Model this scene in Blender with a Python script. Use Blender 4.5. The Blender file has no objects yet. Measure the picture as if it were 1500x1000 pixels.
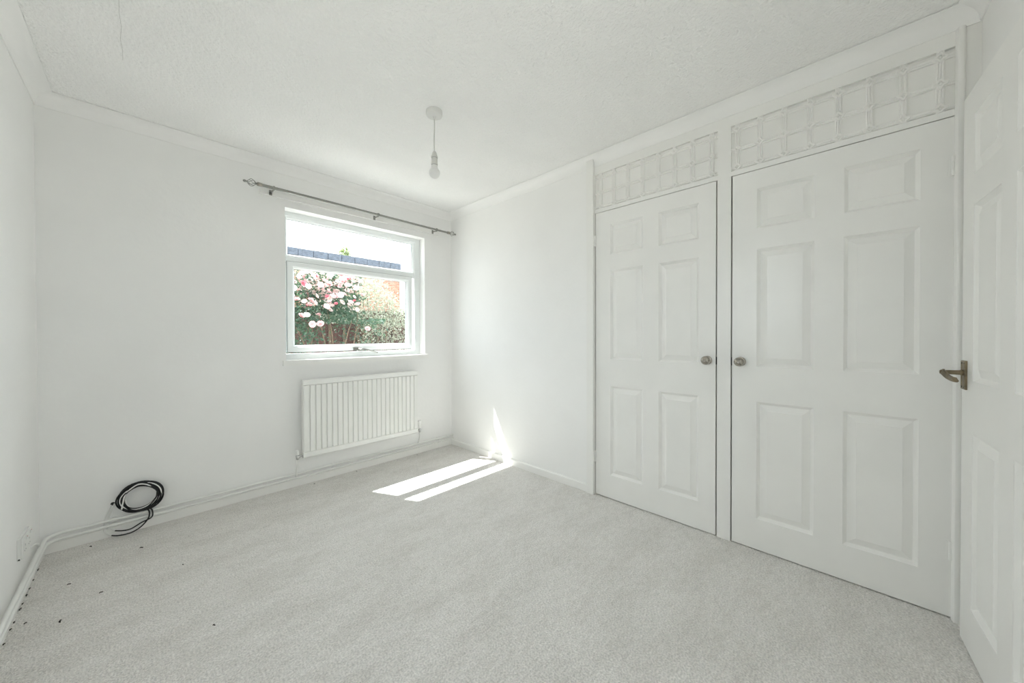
import bpy, bmesh, math, random
from mathutils import Vector, Matrix
random.seed(7)
sc = bpy.context.scene
PI = math.pi

# ------------------------------------------------------------------ camera
CAM_H = 1.128
F_PX, YAW, PITCH, ROLL = 518.58, 0.80156, -0.0089, -0.002585
cd = bpy.data.cameras.new('camera')
cam = bpy.data.objects.new('camera', cd)
sc.collection.objects.link(cam)
cd.sensor_width = 36.0
cd.sensor_fit = 'HORIZONTAL'
cd.lens = F_PX * 36.0 / 1500.0
cd.shift_y = -4.36 / 1500.0
cd.clip_start = 0.02
fw = Vector((math.sin(YAW) * math.cos(PITCH), math.cos(YAW) * math.cos(PITCH), math.sin(PITCH)))
rt = Vector((math.cos(YAW), -math.sin(YAW), 0))
up = rt.cross(fw)
r2 = rt * math.cos(ROLL) + up * math.sin(ROLL)
u2 = -rt * math.sin(ROLL) + up * math.cos(ROLL)
cam.matrix_world = Matrix(((r2.x, u2.x, -fw.x, 0), (r2.y, u2.y, -fw.y, 0), (r2.z, u2.z, -fw.z, CAM_H), (0, 0, 0, 1)))
sc.camera = cam

# ------------------------------------------------------------------ sky, sun, exposure
SKY = 1.6
SUN = 7.5
EXPO = 1.8
w = bpy.data.worlds.new('sky')
sc.world = w
w.use_nodes = True
bg = w.node_tree.nodes['Background']
bg.inputs[0].default_value = (0.915, 0.95, 1.0, 1)
bg.inputs[1].default_value = SKY
sl = bpy.data.lights.new('sun', 'SUN')
sl.energy = SUN
sl.angle = math.radians(0.53)
sl.color = (1.0, 0.97, 0.93)
sun = bpy.data.objects.new('sun', sl)
sc.collection.objects.link(sun)
sun_dir = Vector((0.512, -1.0, -1.95)).normalized()
sun.rotation_euler = sun_dir.to_track_quat('-Z', 'Y').to_euler()
sun.location = (-2, 9, 10)
vs = sc.view_settings
vs.view_transform = 'Standard'
vs.look = 'None'
vs.gamma = 1.0
vs.use_curve_mapping = False
vs.exposure = EXPO
sc.cycles.max_bounces = 16
sc.cycles.use_adaptive_sampling = False
sc.cycles.denoising_prefilter = 'NONE'
sc.cycles.diffuse_bounces = 12
sc.cycles.transparent_max_bounces = 16
sc.cycles.sample_clamp_indirect = 8.0
sc.cycles.caustics_reflective = False
sc.cycles.caustics_refractive = False
# daylight portal filling the window opening (only guides sky sampling, gives no light of its own)
pl = bpy.data.lights.new('window_portal', 'AREA')
pl.shape = 'RECTANGLE'
pl.size, pl.size_y = 1.2, 1.15
pl.cycles.is_portal = True
po = bpy.data.objects.new('window_portal', pl)
sc.collection.objects.link(po)
po.location = (1.30, 3.215, 1.52)
po.rotation_euler = (-PI / 2, 0, 0)
pl2 = pl.copy()  # portal of the added fill window behind the camera
pl2.size, pl2.size_y = 0.62, 1.06
po2 = bpy.data.objects.new('window_portal', pl2)
sc.collection.objects.link(po2)
po2.location = (0.41, -0.45, 1.53)
po2.rotation_euler = (PI / 2, 0, 0)
pl3 = pl.copy()  # portal of the added fill window in the side wall
pl3.size, pl3.size_y = 1.0, 0.62
po3 = bpy.data.objects.new('window_portal', pl3)
sc.collection.objects.link(po3)
po3.location = (-0.52, 0.75, 1.55)
po3.rotation_euler = (0, -PI / 2, 0)

# ------------------------------------------------------------------ room dimensions
L, R, W, B, H = -0.391, 2.211, 3.018, -0.342, 2.380

# ------------------------------------------------------------------ materials
def mat(name, col, rough=0.5, metal=0.0, var=0.03, nscale=6.0, bump=0.0, bscale=60.0, spec=0.5, detail=4.0, col2=None, bdist=0.01):
    m = bpy.data.materials.new(name)
    m.use_nodes = True
    nt = m.node_tree
    b = nt.nodes['Principled BSDF']
    b.inputs['Roughness'].default_value = rough
    b.inputs['Metallic'].default_value = metal
    b.inputs['Specular IOR Level'].default_value = spec
    geo = nt.nodes.new('ShaderNodeNewGeometry')
    n = nt.nodes.new('ShaderNodeTexNoise')
    n.inputs['Scale'].default_value = nscale
    n.inputs['Detail'].default_value = detail
    nt.links.new(geo.outputs['Position'], n.inputs['Vector'])
    mx = nt.nodes.new('ShaderNodeMix')
    mx.data_type = 'RGBA'
    c2 = col2 if col2 else tuple(max(0.0, c * (1 - var * 2)) for c in col)
    mx.inputs[6].default_value = (*col, 1)
    mx.inputs[7].default_value = (*c2, 1)
    rp = nt.nodes.new('ShaderNodeMapRange')
    rp.inputs[1].default_value = 0.35
    rp.inputs[2].default_value = 0.65
    nt.links.new(n.outputs['Fac'], rp.inputs[0])
    nt.links.new(rp.outputs[0], mx.inputs[0])
    nt.links.new(mx.outputs[2], b.inputs['Base Color'])
    if bump > 0:
        n2 = nt.nodes.new('ShaderNodeTexNoise')
        n2.inputs['Scale'].default_value = bscale
        n2.inputs['Detail'].default_value = 3.0
        nt.links.new(geo.outputs['Position'], n2.inputs['Vector'])
        bp = nt.nodes.new('ShaderNodeBump')
        bp.inputs['Strength'].default_value = bump
        bp.inputs['Distance'].default_value = bdist
        nt.links.new(n2.outputs['Fac'], bp.inputs['Height'])
        nt.links.new(bp.outputs['Normal'], b.inputs['Normal'])
    return m

M = {}
M['wall'] = mat('wall_paint', (0.900, 0.897, 0.888), 0.75, var=0.012, nscale=2.5, bump=0.2, bscale=38, bdist=0.004, spec=0.3)
M['ceiling'] = mat('textured_ceiling', (0.940, 0.937, 0.930), 0.8, var=0.01, nscale=3, bump=0.9, bscale=78, bdist=0.009, spec=0.25)
M['coving'] = mat('coving_paint', (0.915, 0.912, 0.903), 0.6, var=0.01, nscale=4, spec=0.35)
M['gloss'] = mat('white_gloss_paint', (0.893, 0.887, 0.866), 0.28, var=0.012, nscale=5, bump=0.05, bscale=120, bdist=0.002)
M['pipe'] = mat('painted_pipe', (0.86, 0.86, 0.838), 0.35, var=0.03, nscale=9)
M['upvc'] = mat('white_upvc', (0.87, 0.90, 0.90), 0.25, var=0.01)
M['radiator'] = mat('radiator_enamel', (0.87, 0.872, 0.85), 0.3, var=0.01)
M['plastic'] = mat('white_plastic', (0.86, 0.86, 0.84), 0.35, var=0.02)
M['darkened'] = mat('backlit_white_plastic', (0.64, 0.64, 0.61), 0.4, var=0.03)  # white plastic with the pendant's backlit shade put into its colour
M['rosep'] = mat('rose_plastic', (0.76, 0.76, 0.74), 0.35, var=0.02)  # toned down too, backlit shade of the pendant in the colour
M['chrome'] = mat('chrome', (0.62, 0.62, 0.62), 0.16, 1.0, var=0.02)
M['nickel'] = mat('satin_nickel', (0.40, 0.375, 0.335), 0.2, 1.0, var=0.03, nscale=30)
M['bronze'] = mat('aged_brass', (0.30, 0.245, 0.165), 0.38, 1.0, var=0.2, nscale=45)
M['pole'] = mat('brushed_steel_pole', (0.33, 0.33, 0.31), 0.32, 1.0, var=0.05, nscale=40)
M['black'] = mat('black_rubber', (0.012, 0.012, 0.013), 0.4, var=0.1, nscale=40)
M['dark'] = mat('dark_hole', (0.03, 0.03, 0.03), 0.7, var=0.1)
M['red'] = mat('red_mark', (0.55, 0.08, 0.07), 0.4)
M['grey'] = mat('grey_moulding', (0.33, 0.34, 0.35), 0.5)
M['crack'] = mat('crack_line', (0.62, 0.62, 0.60), 0.9)  # thin grey line of the hairline crack
M['opal'] = mat('opal_bulb', (0.80, 0.80, 0.79), 0.3)
M['lint'] = mat('dark_fluff', (0.06, 0.055, 0.045), 0.9, var=0.2)
M['brick'] = [mat('brick_%s' % n, c, 0.9, var=0.12, nscale=18) for n, c in
              (('red', (0.43, 0.185, 0.125)), ('orange', (0.50, 0.255, 0.18)), ('brown', (0.30, 0.195, 0.15)), ('buff', (0.44, 0.31, 0.235)))]
M['mortar'] = mat('mortar', (0.56, 0.52, 0.45), 0.95, var=0.06, nscale=20)
M['coping'] = mat('blue_grey_tile', (0.095, 0.115, 0.150), 0.6, var=0.2, nscale=9)
M['fence'] = mat('brown_fence', (0.105, 0.05, 0.042), 0.85, var=0.25, nscale=12)
M['post'] = mat('fence_batten', (0.17, 0.115, 0.08), 0.85, var=0.2, nscale=12)
M['paving'] = mat('bounce_paving', (0.40, 0.38, 0.35), 0.9, var=0.1, nscale=5)  # unseen ground kept pale to bounce daylight up to the ceiling
def leafmat(name, c1, c2, back, amount=0.35, nscale=7.0):
    m = mat(name, c1, 0.55, nscale=nscale, col2=c2)
    nt = m.node_tree
    b = nt.nodes['Principled BSDF']; out = nt.nodes['Material Output']
    t = nt.nodes.new('ShaderNodeBsdfTranslucent')
    t.inputs[0].default_value = (*back, 1)
    mx = nt.nodes.new('ShaderNodeMixShader')
    mx.inputs[0].default_value = amount
    nt.links.new(b.outputs[0], mx.inputs[1]); nt.links.new(t.outputs[0], mx.inputs[2]); nt.links.new(mx.outputs[0], out.inputs[0])
    return m
M['leaf'] = leafmat('rose_leaf', (0.024, 0.070, 0.048), (0.050, 0.105, 0.062), (0.07, 0.13, 0.06), 0.3)
M['paleleaf'] = leafmat('pale_leaf', (0.50, 0.49, 0.41), (0.11, 0.16, 0.105), (0.36, 0.39, 0.29), 0.35, 26.0)
M['treeleaf'] = leafmat('tree_leaf', (0.24, 0.28, 0.14), (0.14, 0.19, 0.09), (0.30, 0.36, 0.14), 0.4)
M['stem'] = mat('woody_stem', (0.16, 0.11, 0.07), 0.85, var=0.2, nscale=20)
M['petal'] = leafmat('pink_petal', (0.78, 0.50, 0.51), (0.84, 0.60, 0.60), (0.80, 0.45, 0.45), 0.35, 14.0)
M['petal2'] = leafmat('pale_pink_petal', (0.88, 0.74, 0.72), (0.90, 0.82, 0.80), (0.88, 0.70, 0.66), 0.35, 14.0)
M['bud'] = mat('deep_pink_petal', (0.75, 0.20, 0.25), 0.6, var=0.1, nscale=14)

# carpet: short pile, soft blotches and fine grain
def carpet_mat():
    m = bpy.data.materials.new('carpet_pile')
    m.use_nodes = True
    nt = m.node_tree
    b = nt.nodes['Principled BSDF']
    b.inputs['Roughness'].default_value = 0.95
    b.inputs['Specular IOR Level'].default_value = 0.1
    b.inputs['Sheen Weight'].default_value = 0.15
    geo = nt.nodes.new('ShaderNodeNewGeometry')
    def noise(scale, detail, stretch=None, rotz=0.0):
        n = nt.nodes.new('ShaderNodeTexNoise')
        n.inputs['Scale'].default_value = scale
        n.inputs['Detail'].default_value = detail
        if stretch:
            mp = nt.nodes.new('ShaderNodeMapping')
            mp.inputs['Scale'].default_value = stretch
            mp.inputs['Rotation'].default_value = (0, 0, rotz)
            nt.links.new(geo.outputs['Position'], mp.inputs['Vector'])
            nt.links.new(mp.outputs[0], n.inputs['Vector'])
        else:
            nt.links.new(geo.outputs['Position'], n.inputs['Vector'])
        return n
    def mixc(fac, a, c, lo=0.35, hi=0.65):
        rp = nt.nodes.new('ShaderNodeMapRange')
        rp.inputs[1].default_value = lo
        rp.inputs[2].default_value = hi
        nt.links.new(fac, rp.inputs[0])
        mx = nt.nodes.new('ShaderNodeMix')
        mx.data_type = 'RGBA'
        nt.links.new(rp.outputs[0], mx.inputs[0])
        for i, v in ((6, a), (7, c)):
            if isinstance(v, tuple):
                mx.inputs[i].default_value = (*v, 1)
            else:
                nt.links.new(v, mx.inputs[i])
        return mx.outputs[2]
    n1 = noise(3.2, 6, (1.0, 2.2, 1), 0.35)
    n2 = noise(150, 4)
    n3 = noise(24, 4, (1.0, 1.8, 1), 0.5)
    c1 = mixc(n1.outputs['Fac'], (0.865, 0.842, 0.812), (0.745, 0.718, 0.680), 0.42, 0.66)
    c2 = mixc(n3.outputs['Fac'], (0.865, 0.842, 0.812), (0.70, 0.674, 0.636), 0.42, 0.70)
    mx = nt.nodes.new('ShaderNodeMix')
    mx.data_type = 'RGBA'
    mx.inputs[0].default_value = 0.45
    nt.links.new(c1, mx.inputs[6])
    nt.links.new(c2, mx.inputs[7])
    rp = nt.nodes.new('ShaderNodeMapRange')
    rp.inputs[1].default_value = 0.3
    rp.inputs[2].default_value = 0.7
    rp.inputs[3].default_value = 0.76
    rp.inputs[4].default_value = 1.15
    nt.links.new(n2.outputs['Fac'], rp.inputs[0])
    ml = nt.nodes.new('ShaderNodeMix')
    ml.data_type = 'RGBA'
    ml.blend_type = 'MULTIPLY'
    ml.inputs[0].default_value = 1.0
    nt.links.new(mx.outputs[2], ml.inputs[6])
    nt.links.new(rp.outputs[0], ml.inputs[7])
    nt.links.new(ml.outputs[2], b.inputs['Base Color'])
    ad = nt.nodes.new('ShaderNodeMath')
    ad.operation = 'ADD'
    nt.links.new(n2.outputs['Fac'], ad.inputs[0])
    nt.links.new(n3.outputs['Fac'], ad.inputs[1])
    bp = nt.nodes.new('ShaderNodeBump')
    bp.inputs['Strength'].default_value = 0.8
    bp.inputs['Distance'].default_value = 0.012
    nt.links.new(ad.outputs[0], bp.inputs['Height'])
    nt.links.new(bp.outputs['Normal'], b.inputs['Normal'])
    return m
M['carpet'] = carpet_mat()

# window glass: clear sheet with a surface reflection
def glass_mat():
    m = bpy.data.materials.new('clear_glazing')
    m.use_nodes = True
    nt = m.node_tree
    nt.nodes.remove(nt.nodes['Principled BSDF'])
    out = nt.nodes['Material Output']
    tr = nt.nodes.new('ShaderNodeBsdfTransparent')
    tr.inputs[0].default_value = (0.93, 0.96, 0.96, 1)
    gl = nt.nodes.new('ShaderNodeBsdfGlossy')
    gl.inputs['Roughness'].default_value = 0.02
    fr = nt.nodes.new('ShaderNodeFresnel')
    # same reflectance on the way in and on the way out of the thin sheet
    ge = nt.nodes.new('ShaderNodeNewGeometry')
    ir = nt.nodes.new('ShaderNodeMapRange')
    ir.inputs[3].default_value = 1.45
    ir.inputs[4].default_value = 1.0 / 1.45
    nt.links.new(ge.outputs['Backfacing'], ir.inputs[0])
    nt.links.new(ir.outputs[0], fr.inputs[0])
    mx = nt.nodes.new('ShaderNodeMixShader')
    nt.links.new(fr.outputs[0], mx.inputs[0])
    nt.links.new(tr.outputs[0], mx.inputs[1])
    nt.links.new(gl.outputs[0], mx.inputs[2])
    nt.links.new(mx.outputs[0], out.inputs[0])
    return m
M['glass'] = glass_mat()

# ------------------------------------------------------------------ mesh helpers
class MB:
    def __init__(s):
        s.v = []; s.f = []; s.sm = []
    def add(s, vs, fs, smooth=False):
        o = len(s.v)
        s.v += [tuple(p) for p in vs]
        s.f += [tuple(i + o for i in f) for f in fs]
        s.sm += [smooth] * len(fs)
        return s
    def box(s, x0, x1, y0, y1, z0, z1):
        v = [(x, y, z) for z in (z0, z1) for y in (y0, y1) for x in (x0, x1)]
        return s.add(v, [(0, 2, 3, 1), (4, 5, 7, 6), (0, 1, 5, 4), (2, 6, 7, 3), (0, 4, 6, 2), (1, 3, 7, 5)])
    def prism(s, poly, axis, a0, a1):
        """poly in the two other axes (in xyz order), extruded along axis; a0/a1 may be functions of a poly point (mitres)"""
        n = len(poly)
        vs = []
        for a in (a0, a1):
            for p in poly:
                q = list(p); q.insert(axis, a(p) if callable(a) else a)
                vs.append(q)
        fs = [tuple(range(n))[::-1], tuple(range(n, 2 * n))]
        fs += [(i, (i + 1) % n, n + (i + 1) % n, n + i) for i in range(n)]
        return s.add(vs, fs)
    def loops(s, loops, close=False, cap0=False, cap1=False, smooth=False):
        n = len(loops[0]); vs = [p for l in loops for p in l]; fs = []
        k = len(loops)
        for a in range(k if close else k - 1):
            b = (a + 1) % k
            for i in range(n):
                j = (i + 1) % n
                fs.append((a * n + i, a * n + j, b * n + j, b * n + i))
        if cap0: fs.append(tuple(range(n))[::-1])
        if cap1: fs.append(tuple(range((k - 1) * n, k * n)))
        return s.add(vs, fs, smooth)
    def tube(s, pts, r, seg=10, closed=False, caps=True):
        pts = [Vector(p) for p in pts]
        n = len(pts); loops = []
        nrm = None
        for i, p in enumerate(pts):
            a = pts[(i - 1) % n] if (closed or i > 0) else p
            b = pts[(i + 1) % n] if (closed or i < n - 1) else p
            t = (b - a).normalized()
            if nrm is None:
                nrm = t.orthogonal().normalized()
            nrm = (nrm - t * nrm.dot(t))
            nrm = nrm.normalized() if nrm.length > 1e-6 else t.orthogonal().normalized()
            bn = t.cross(nrm)
            rr = r[i] if isinstance(r, (list, tuple)) else r
            loops.append([p + (nrm * math.cos(q) + bn * math.sin(q)) * rr for q in [2 * PI * k / seg for k in range(seg)]])
        return s.loops(loops, close=closed, cap0=caps and not closed, cap1=caps and not closed, smooth=True)
    def lathe(s, prof, org, axis, seg=24):
        """prof: list of (radius, distance along axis)"""
        ax = Vector(axis).normalized(); n = ax.orthogonal().normalized(); b = ax.cross(n); o = Vector(org)
        lp = [[o + ax * h + (n * math.cos(2 * PI * k / seg) + b * math.sin(2 * PI * k / seg)) * max(r, 1e-4) for k in range(seg)] for r, h in prof]
        return s.loops(lp, cap0=True, cap1=True, smooth=True)
    def build(s, name, m, parent=None, bevel=0.0, flip=True, autosmooth=35):
        me = bpy.data.meshes.new(name)
        me.from_pydata(s.v, [], s.f)
        bm = bmesh.new(); bm.from_mesh(me)
        if flip:
            bmesh.ops.recalc_face_normals(bm, faces=bm.faces)
        bm.to_mesh(me); bm.free()
        for p, q in zip(me.polygons, s.sm):
            p.use_smooth = q
        o = bpy.data.objects.new(name, me)
        sc.collection.objects.link(o)
        if isinstance(m, (list, tuple)):
            for x in m: me.materials.append(x)
        else:
            me.materials.append(m)
        if any(s.sm):
            me.set_sharp_from_angle(angle=math.radians(autosmooth))
        if parent: attach(o, parent)
        if bevel > 0:
            md = o.modifiers.new('bevel', 'BEVEL'); md.width = bevel; md.segments = 2; md.limit_method = 'ANGLE'
        return o

def attach(o, parent):
    o.parent = parent
    o.matrix_parent_inverse = parent_world(parent).inverted()
def parent_world(p):
    m = Matrix.LocRotScale(p.location, p.rotation_euler, p.scale)
    if p.parent:
        m = parent_world(p.parent) @ p.matrix_parent_inverse @ m
    return m
def tag(o, label=None, cat=None, group=None, kind=None):
    if label: o['label'] = label
    if cat: o['category'] = cat
    if group: o['group'] = group
    if kind: o['kind'] = kind
    return o
def empty(name, loc, rz=0.0):
    o = bpy.data.objects.new(name, None)
    o.empty_display_size = 0.1
    o.location = loc; o.rotation_euler = (0, 0, rz)
    sc.collection.objects.link(o)
    return o
def inst(src, parent, loc, rot=None, scale=None, name=None):
    """copy sharing mesh data, placed in the parent's world frame"""
    c = src.copy()
    sc.collection.objects.link(c)
    c.location = loc
    if rot is not None: c.rotation_euler = rot
    if scale is not None: c.scale = scale
    if parent: attach(c, parent)
    return c
def spline(pts, n=10, closed=False):
    pts = [Vector(p) for p in pts]; out = []; k = len(pts)
    for i in range(k if closed else k - 1):
        def g(j): return pts[j % k] if closed else pts[min(max(j, 0), k - 1)]
        p0, p1, p2, p3 = g(i - 1), g(i), g(i + 1), g(i + 2)
        for q in range(n):
            t = q / n
            out.append(0.5 * ((2 * p1) + (p2 - p0) * t + (2 * p0 - 5 * p1 + 4 * p2 - p3) * t * t + (3 * p1 - p0 - 3 * p2 + p3) * t ** 3))
    if not closed: out.append(pts[-1])
    return out

# ------------------------------------------------------------------ room shell
YO = 3.205      # outside face of the window wall
HALL = -1.5    # far side of the hall behind the entry door
o = MB().box(L - 0.12, R + 0.75, B - 0.1, YO, -0.12, 0.0).box(1.15, R + 0.75, HALL - 0.1, B - 0.1, -0.12, 0.0).build('floor', M['carpet'])
tag(o, 'pale grey fitted carpet covering the bedroom floor', 'floor', kind='structure')
ceil = MB().box(L - 0.12, R + 0.75, B - 0.1, YO, H, H + 0.12).box(1.15, R + 0.75, HALL - 0.1, B - 0.1, H, H + 0.12).build('ceiling', M['ceiling'])
tag(ceil, 'white textured ceiling with a fine stipple', 'ceiling', kind='structure')
cr = MB()
cp = [(-0.061, 1.90), (-0.0605, 1.96), (-0.063, 2.05), (-0.060, 2.143), (-0.066, 2.23), (-0.062, 2.31), (-0.064, 2.39)]
cr.loops([[(x - 0.0006, y, H - 0.0005), (x + 0.0006, y, H - 0.0005), (x, y, H + 0.002)] for x, y in cp], cap0=True, cap1=True)
tag(cr.build('ceiling_crack', M['crack'], ceil), 'hairline crack in the ceiling')

# window wall: inner leaf, outer leaf (the window frame sits between the two)
WX0, WX1, WZ0, WZ1 = 0.717, 1.894, 0.930, 2.077
wf = MB()
YI = 3.112
for (x0, x1, z0, z1) in ((L - 0.12, WX0, -0.12, H), (WX1, R + 0.1, -0.12, H), (WX0, WX1, -0.12, WZ0), (WX0, WX1, WZ1, H)):
    wf.box(x0, x1, W, YI, z0, z1)
OX0, OX1, OZ0, OZ1 = 0.695, 1.888, 0.955, 2.086
for (x0, x1, z0, z1) in ((L - 0.12, 0.672, -0.12, H), (1.912, R + 0.1, -0.12, H), (0.672, 1.912, -0.12, 0.938), (0.672, 1.912, 2.092, H)):
    wf.box(x0, x1, YI, 3.178, z0, z1)
for (x0, x1, z0, z1) in ((L - 0.12, OX0, -0.12, H), (OX1, R + 0.1, -0.12, H), (OX0, OX1, -0.12, OZ0), (OX0, OX1, OZ1, H)):
    wf.box(x0, x1, 3.178, YO, z0, z1)
tag(wf.build('wall_far', M['wall']), 'white painted wall around the window', 'wall', kind='structure')
W3 = (0.45, 1.05, 1.05, 2.05)      # added fill-light window, unseen in the side wall
tag(MB().box(L - 0.12, L, B - 0.1, W3[0], -0.12, H).box(L - 0.12, L, W3[1], W, -0.12, H).box(L - 0.12, L, W3[0], W3[1], -0.12, W3[2]).box(L - 0.12, L, W3[0], W3[1], W3[3], H).build('wall_left', M['wall']), 'white painted side wall with the socket', 'wall', kind='structure')
tag(MB().box(R, R + 0.1, 1.378, W, -0.12, H).build('wall_right', M['wall']), 'white painted wall between window wall and wardrobe', 'wall', kind='structure')
DX0, DX1, DH = 1.335, 2.125, 2.0
W2 = (0.10, 0.72, 1.00, 2.06)     # added fill-light window, unseen behind the camera
wb = MB()
for (x0, x1, z0, z1) in ((L, W2[0], -0.12, H), (W2[1], DX0, -0.12, H), (W2[0], W2[1], -0.12, W2[2]), (W2[0], W2[1], W2[3], H)):
    wb.box(x0, x1, B - 0.1, B, z0, z1)
wb = wb.box(DX1, R + 0.7, B - 0.1, B, -0.12, H).box(DX0, DX1, B - 0.1, B, DH, H)
tag(wb.build('wall_back', M['wall']), 'white painted wall holding the entry door', 'wall', kind='structure')
wh = MB().box(1.15, R + 0.75, HALL - 0.1, HALL, -0.12, H).box(1.15, 1.25, HALL, B - 0.1, -0.12, H).box(R + 0.65, R + 0.75, HALL, B - 0.1, -0.12, H)
tag(wh.build('wall_hall', M['wall']), 'plain hall wall behind the entry door', 'wall', kind='structure')

# coving: concave quarter profile with a small lip at each end, mitred
CV, CD = 0.066, 0.067
def cove(n=9):
    """(distance out from wall, drop from ceiling)"""
    p = [(0.0, CD), (0.0045, CD), (0.0055, CD - 0.004)]
    for i in range(n + 1):
        a = PI / 2 * i / n
        p.append((0.006 + (CV - 0.012) * (1 - math.cos(a)), CD - 0.005 - (CD - 0.011) * math.sin(a)))
    p += [(CV - 0.0045, 0.0055), (CV, 0.005), (CV, 0.0022), (CV - 0.008, 0.0022), (CV - 0.008, 0.0), (0.0, 0.0)]
    return p
CP = cove()
def coving(name, side):
    pr = MB()
    if side == 'far':
        pr.prism([(W - d, H - z) for d, z in CP], 0, lambda p: L + (W - p[0]), lambda p: R - (W - p[0]))
    elif side == 'back':
        pr.prism([(B + d, H - z) for d, z in CP], 0, lambda p: L + (p[0] - B), lambda p: R - (p[0] - B))
    elif side == 'left':
        pr.prism([(L + d, H - z) for d, z in CP], 1, lambda p: B + (p[0] - L), lambda p: W - (p[0] - L))
    else:
        pr.prism([(R - d, H - z) for d, z in CP], 1, lambda p: B + (R - p[0]), lambda p: W - (R - p[0]))
    ob = pr.build(name, M['coving'])
    for p in ob.data.polygons: p.use_smooth = True
    ob.data.set_sharp_from_angle(angle=math.radians(25))
    return ob
for nm, sd, lb in (('trim_1', 'far', 'white coving along the top of the window wall'), ('trim_2', 'left', 'white coving above the socket wall'),
                   ('trim_3', 'right', 'white coving running above the wardrobe'), ('trim_4', 'back', 'white coving above the entry door')):
    tag(coving(nm, sd), lb, 'coving', kind='structure')

# skirting
SH = 0.056
def skirt(name, poly, axis, a0, a1, label):
    tag(MB().prism(poly, axis, a0, a1).build(name, M['gloss']), label, 'skirting', kind='structure')
def sp(o, s):
    return [(o, 0.0), (o + s * 0.015, 0.0), (o + s * 0.015, SH - 0.006), (o + s * 0.010, SH), (o, SH)]
skirt('baseboard_far', sp(W, -1), 0, L, R, 'white skirting board below the window and pipes')
skirt('baseboard_left', sp(L, 1), 1, B, W - 0.015, 'white skirting board below the socket')
skirt('baseboard_right', sp(R, -1), 1, 1.378, W - 0.015, 'white skirting board between corner and wardrobe post')
tag(MB().prism(sp(B, 1), 0, L, DX0 - 0.02).build('baseboard_back', M['gloss']), 'white skirting board beside the entry door', 'skirting', kind='structure')

# ------------------------------------------------------------------ window
win = empty('window_1', (1.305, 3.14, 0.945))
tag(win, 'white uPVC window with a top light over a larger opening pane', 'window', kind='structure')
def rect(x0, x1, z0, z1, y):
    return [(x0, y, z0), (x1, y, z0), (x1, y, z1), (x0, y, z1)]
def ring(spec, close=True):
    """spec: list of (x0,x1,z0,z1,y) rectangles"""
    return MB().loops([rect(*q) for q in spec], close=close)
# outer frame with one head, two jambs, a bottom rail and the transom
FY0, FY1 = 3.113, 3.176
fo = (0.676, 1.906, 0.942, 2.088)
fi = (0.742, 1.838, 0.990, 2.040)
fr = ring([(*fo, FY0), (fi[0] - .006, fi[1] + .006, fi[2] - .006, fi[3] + .006, FY0), (*fi, FY0 + .005), (*fi, FY1), (*fo, FY1)])
fr.build('window_frame', M['upvc'], win, bevel=0.0015)
MB().prism([(FY0, 1.692), (FY0, 1.734), (FY0 + .005, 1.739), (FY1, 1.739), (FY1, 1.692)], 0, fi[0], fi[1]).build('transom', M['upvc'], win, bevel=0.0015)
# glazing beads of the top light
def bead(x0, x1, z0, z1, y0, y1, wd, name, par):
    r = ring([(x0, x1, z0, z1, y0), (x0 + .006, x1 - .006, z0 + .006, z1 - .006, y0), (x0 + wd, x1 - wd, z0 + wd, z1 - wd, y1), (x0, x1, z0, z1, y1)])
    return r.build(name, M['upvc'], par)
bead(0.742, 1.838, 1.739, 2.040, 3.119, 3.134, 0.017, 'glazing_bead', win)
bead(0.742, 1.838, 1.739, 2.040, 3.168, 3.150, 0.017, 'glazing_bead', win)
def gasket(x0, x1, z0, z1, y):
    ring([(x0, x1, z0, z1, y), (x0, x1, z0, z1, y + .004), (x0 + .0022, x1 - .0022, z0 + .0022, z1 - .0022, y + .004), (x0 + .0022, x1 - .0022, z0 + .0022, z1 - .0022, y)]).build('glazing_gasket', M['grey'], win)
gasket(0.759, 1.821, 1.756, 2.023, 3.1345)
tag(MB().box(0.756, 1.824, 3.138, 3.144, 1.753, 2.026).build('window_pane', M['glass'], win), 'clear top light pane')
# opening sash
so = (0.748, 1.806, 1.003, 1.698)
si = (0.786, 1.768, 1.041, 1.660)
sash = ring([(*so, 3.165), (*so, 3.103), (so[0] + .005, so[1] - .005, so[2] + .005, so[3] - .005, 3.098), (si[0] - .004, si[1] + .004, si[2] - .004, si[3] + .004, 3.098),
             (*si, 3.102), (*si, 3.165)]).build('opening_sash', M['upvc'], win, bevel=0.001)
bd = ring([(*si, 3.106), (si[0] + .005, si[1] - .005, si[2] + .005, si[3] - .005, 3.106), (si[0] + .015, si[1] - .015, si[2] + .015, si[3] - .015, 3.125), (*si, 3.125)])
bd.build('glazing_bead', M['upvc'], win)
bd2 = ring([(*si, 3.160), (si[0] + .015, si[1] - .015, si[2] + .015, si[3] - .015, 3.145), (*si, 3.145)])
bd2.build('glazing_bead', M['upvc'], win)
gasket(si[0] + .0145, si[1] - .0145, si[2] + .0145, si[3] - .0145, 3.1255)
MB().box(si[0] + .012, si[1] - .012, 3.130, 3.136, si[2] + .012, si[3] - .012).build('window_pane', M['glass'], win)
# rubber seal round the sash
ring([(so[0] - .003, so[1] + .003, so[2] - .003, so[3] + .003, 3.109), (so[0] + .01, so[1] - .01, so[2] + .01, so[3] - .01, 3.109),
      (so[0] + .01, so[1] - .01, so[2] + .01, so[3] - .01, 3.1135), (so[0] - .003, so[1] + .003, so[2] - .003, so[3] + .003, 3.1135)]).build('sash_seal', M['grey'], win)
# sill board
sill = MB().prism([(W - 0.028, 0.909), (W - 0.028, 0.944), (W - 0.025, 0.947), (FY0, 0.947), (FY0, 0.931), (W, 0.931), (W, 0.909)], 0, WX0, WX1)
sill.box(WX0 - 0.022, WX0, W - 0.028, W, 0.909, 0.947).box(WX1, WX1 + 0.022, W - 0.028, W, 0.909, 0.947)
sl_o = sill.build('window_sill', M['gloss'], win)
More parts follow.
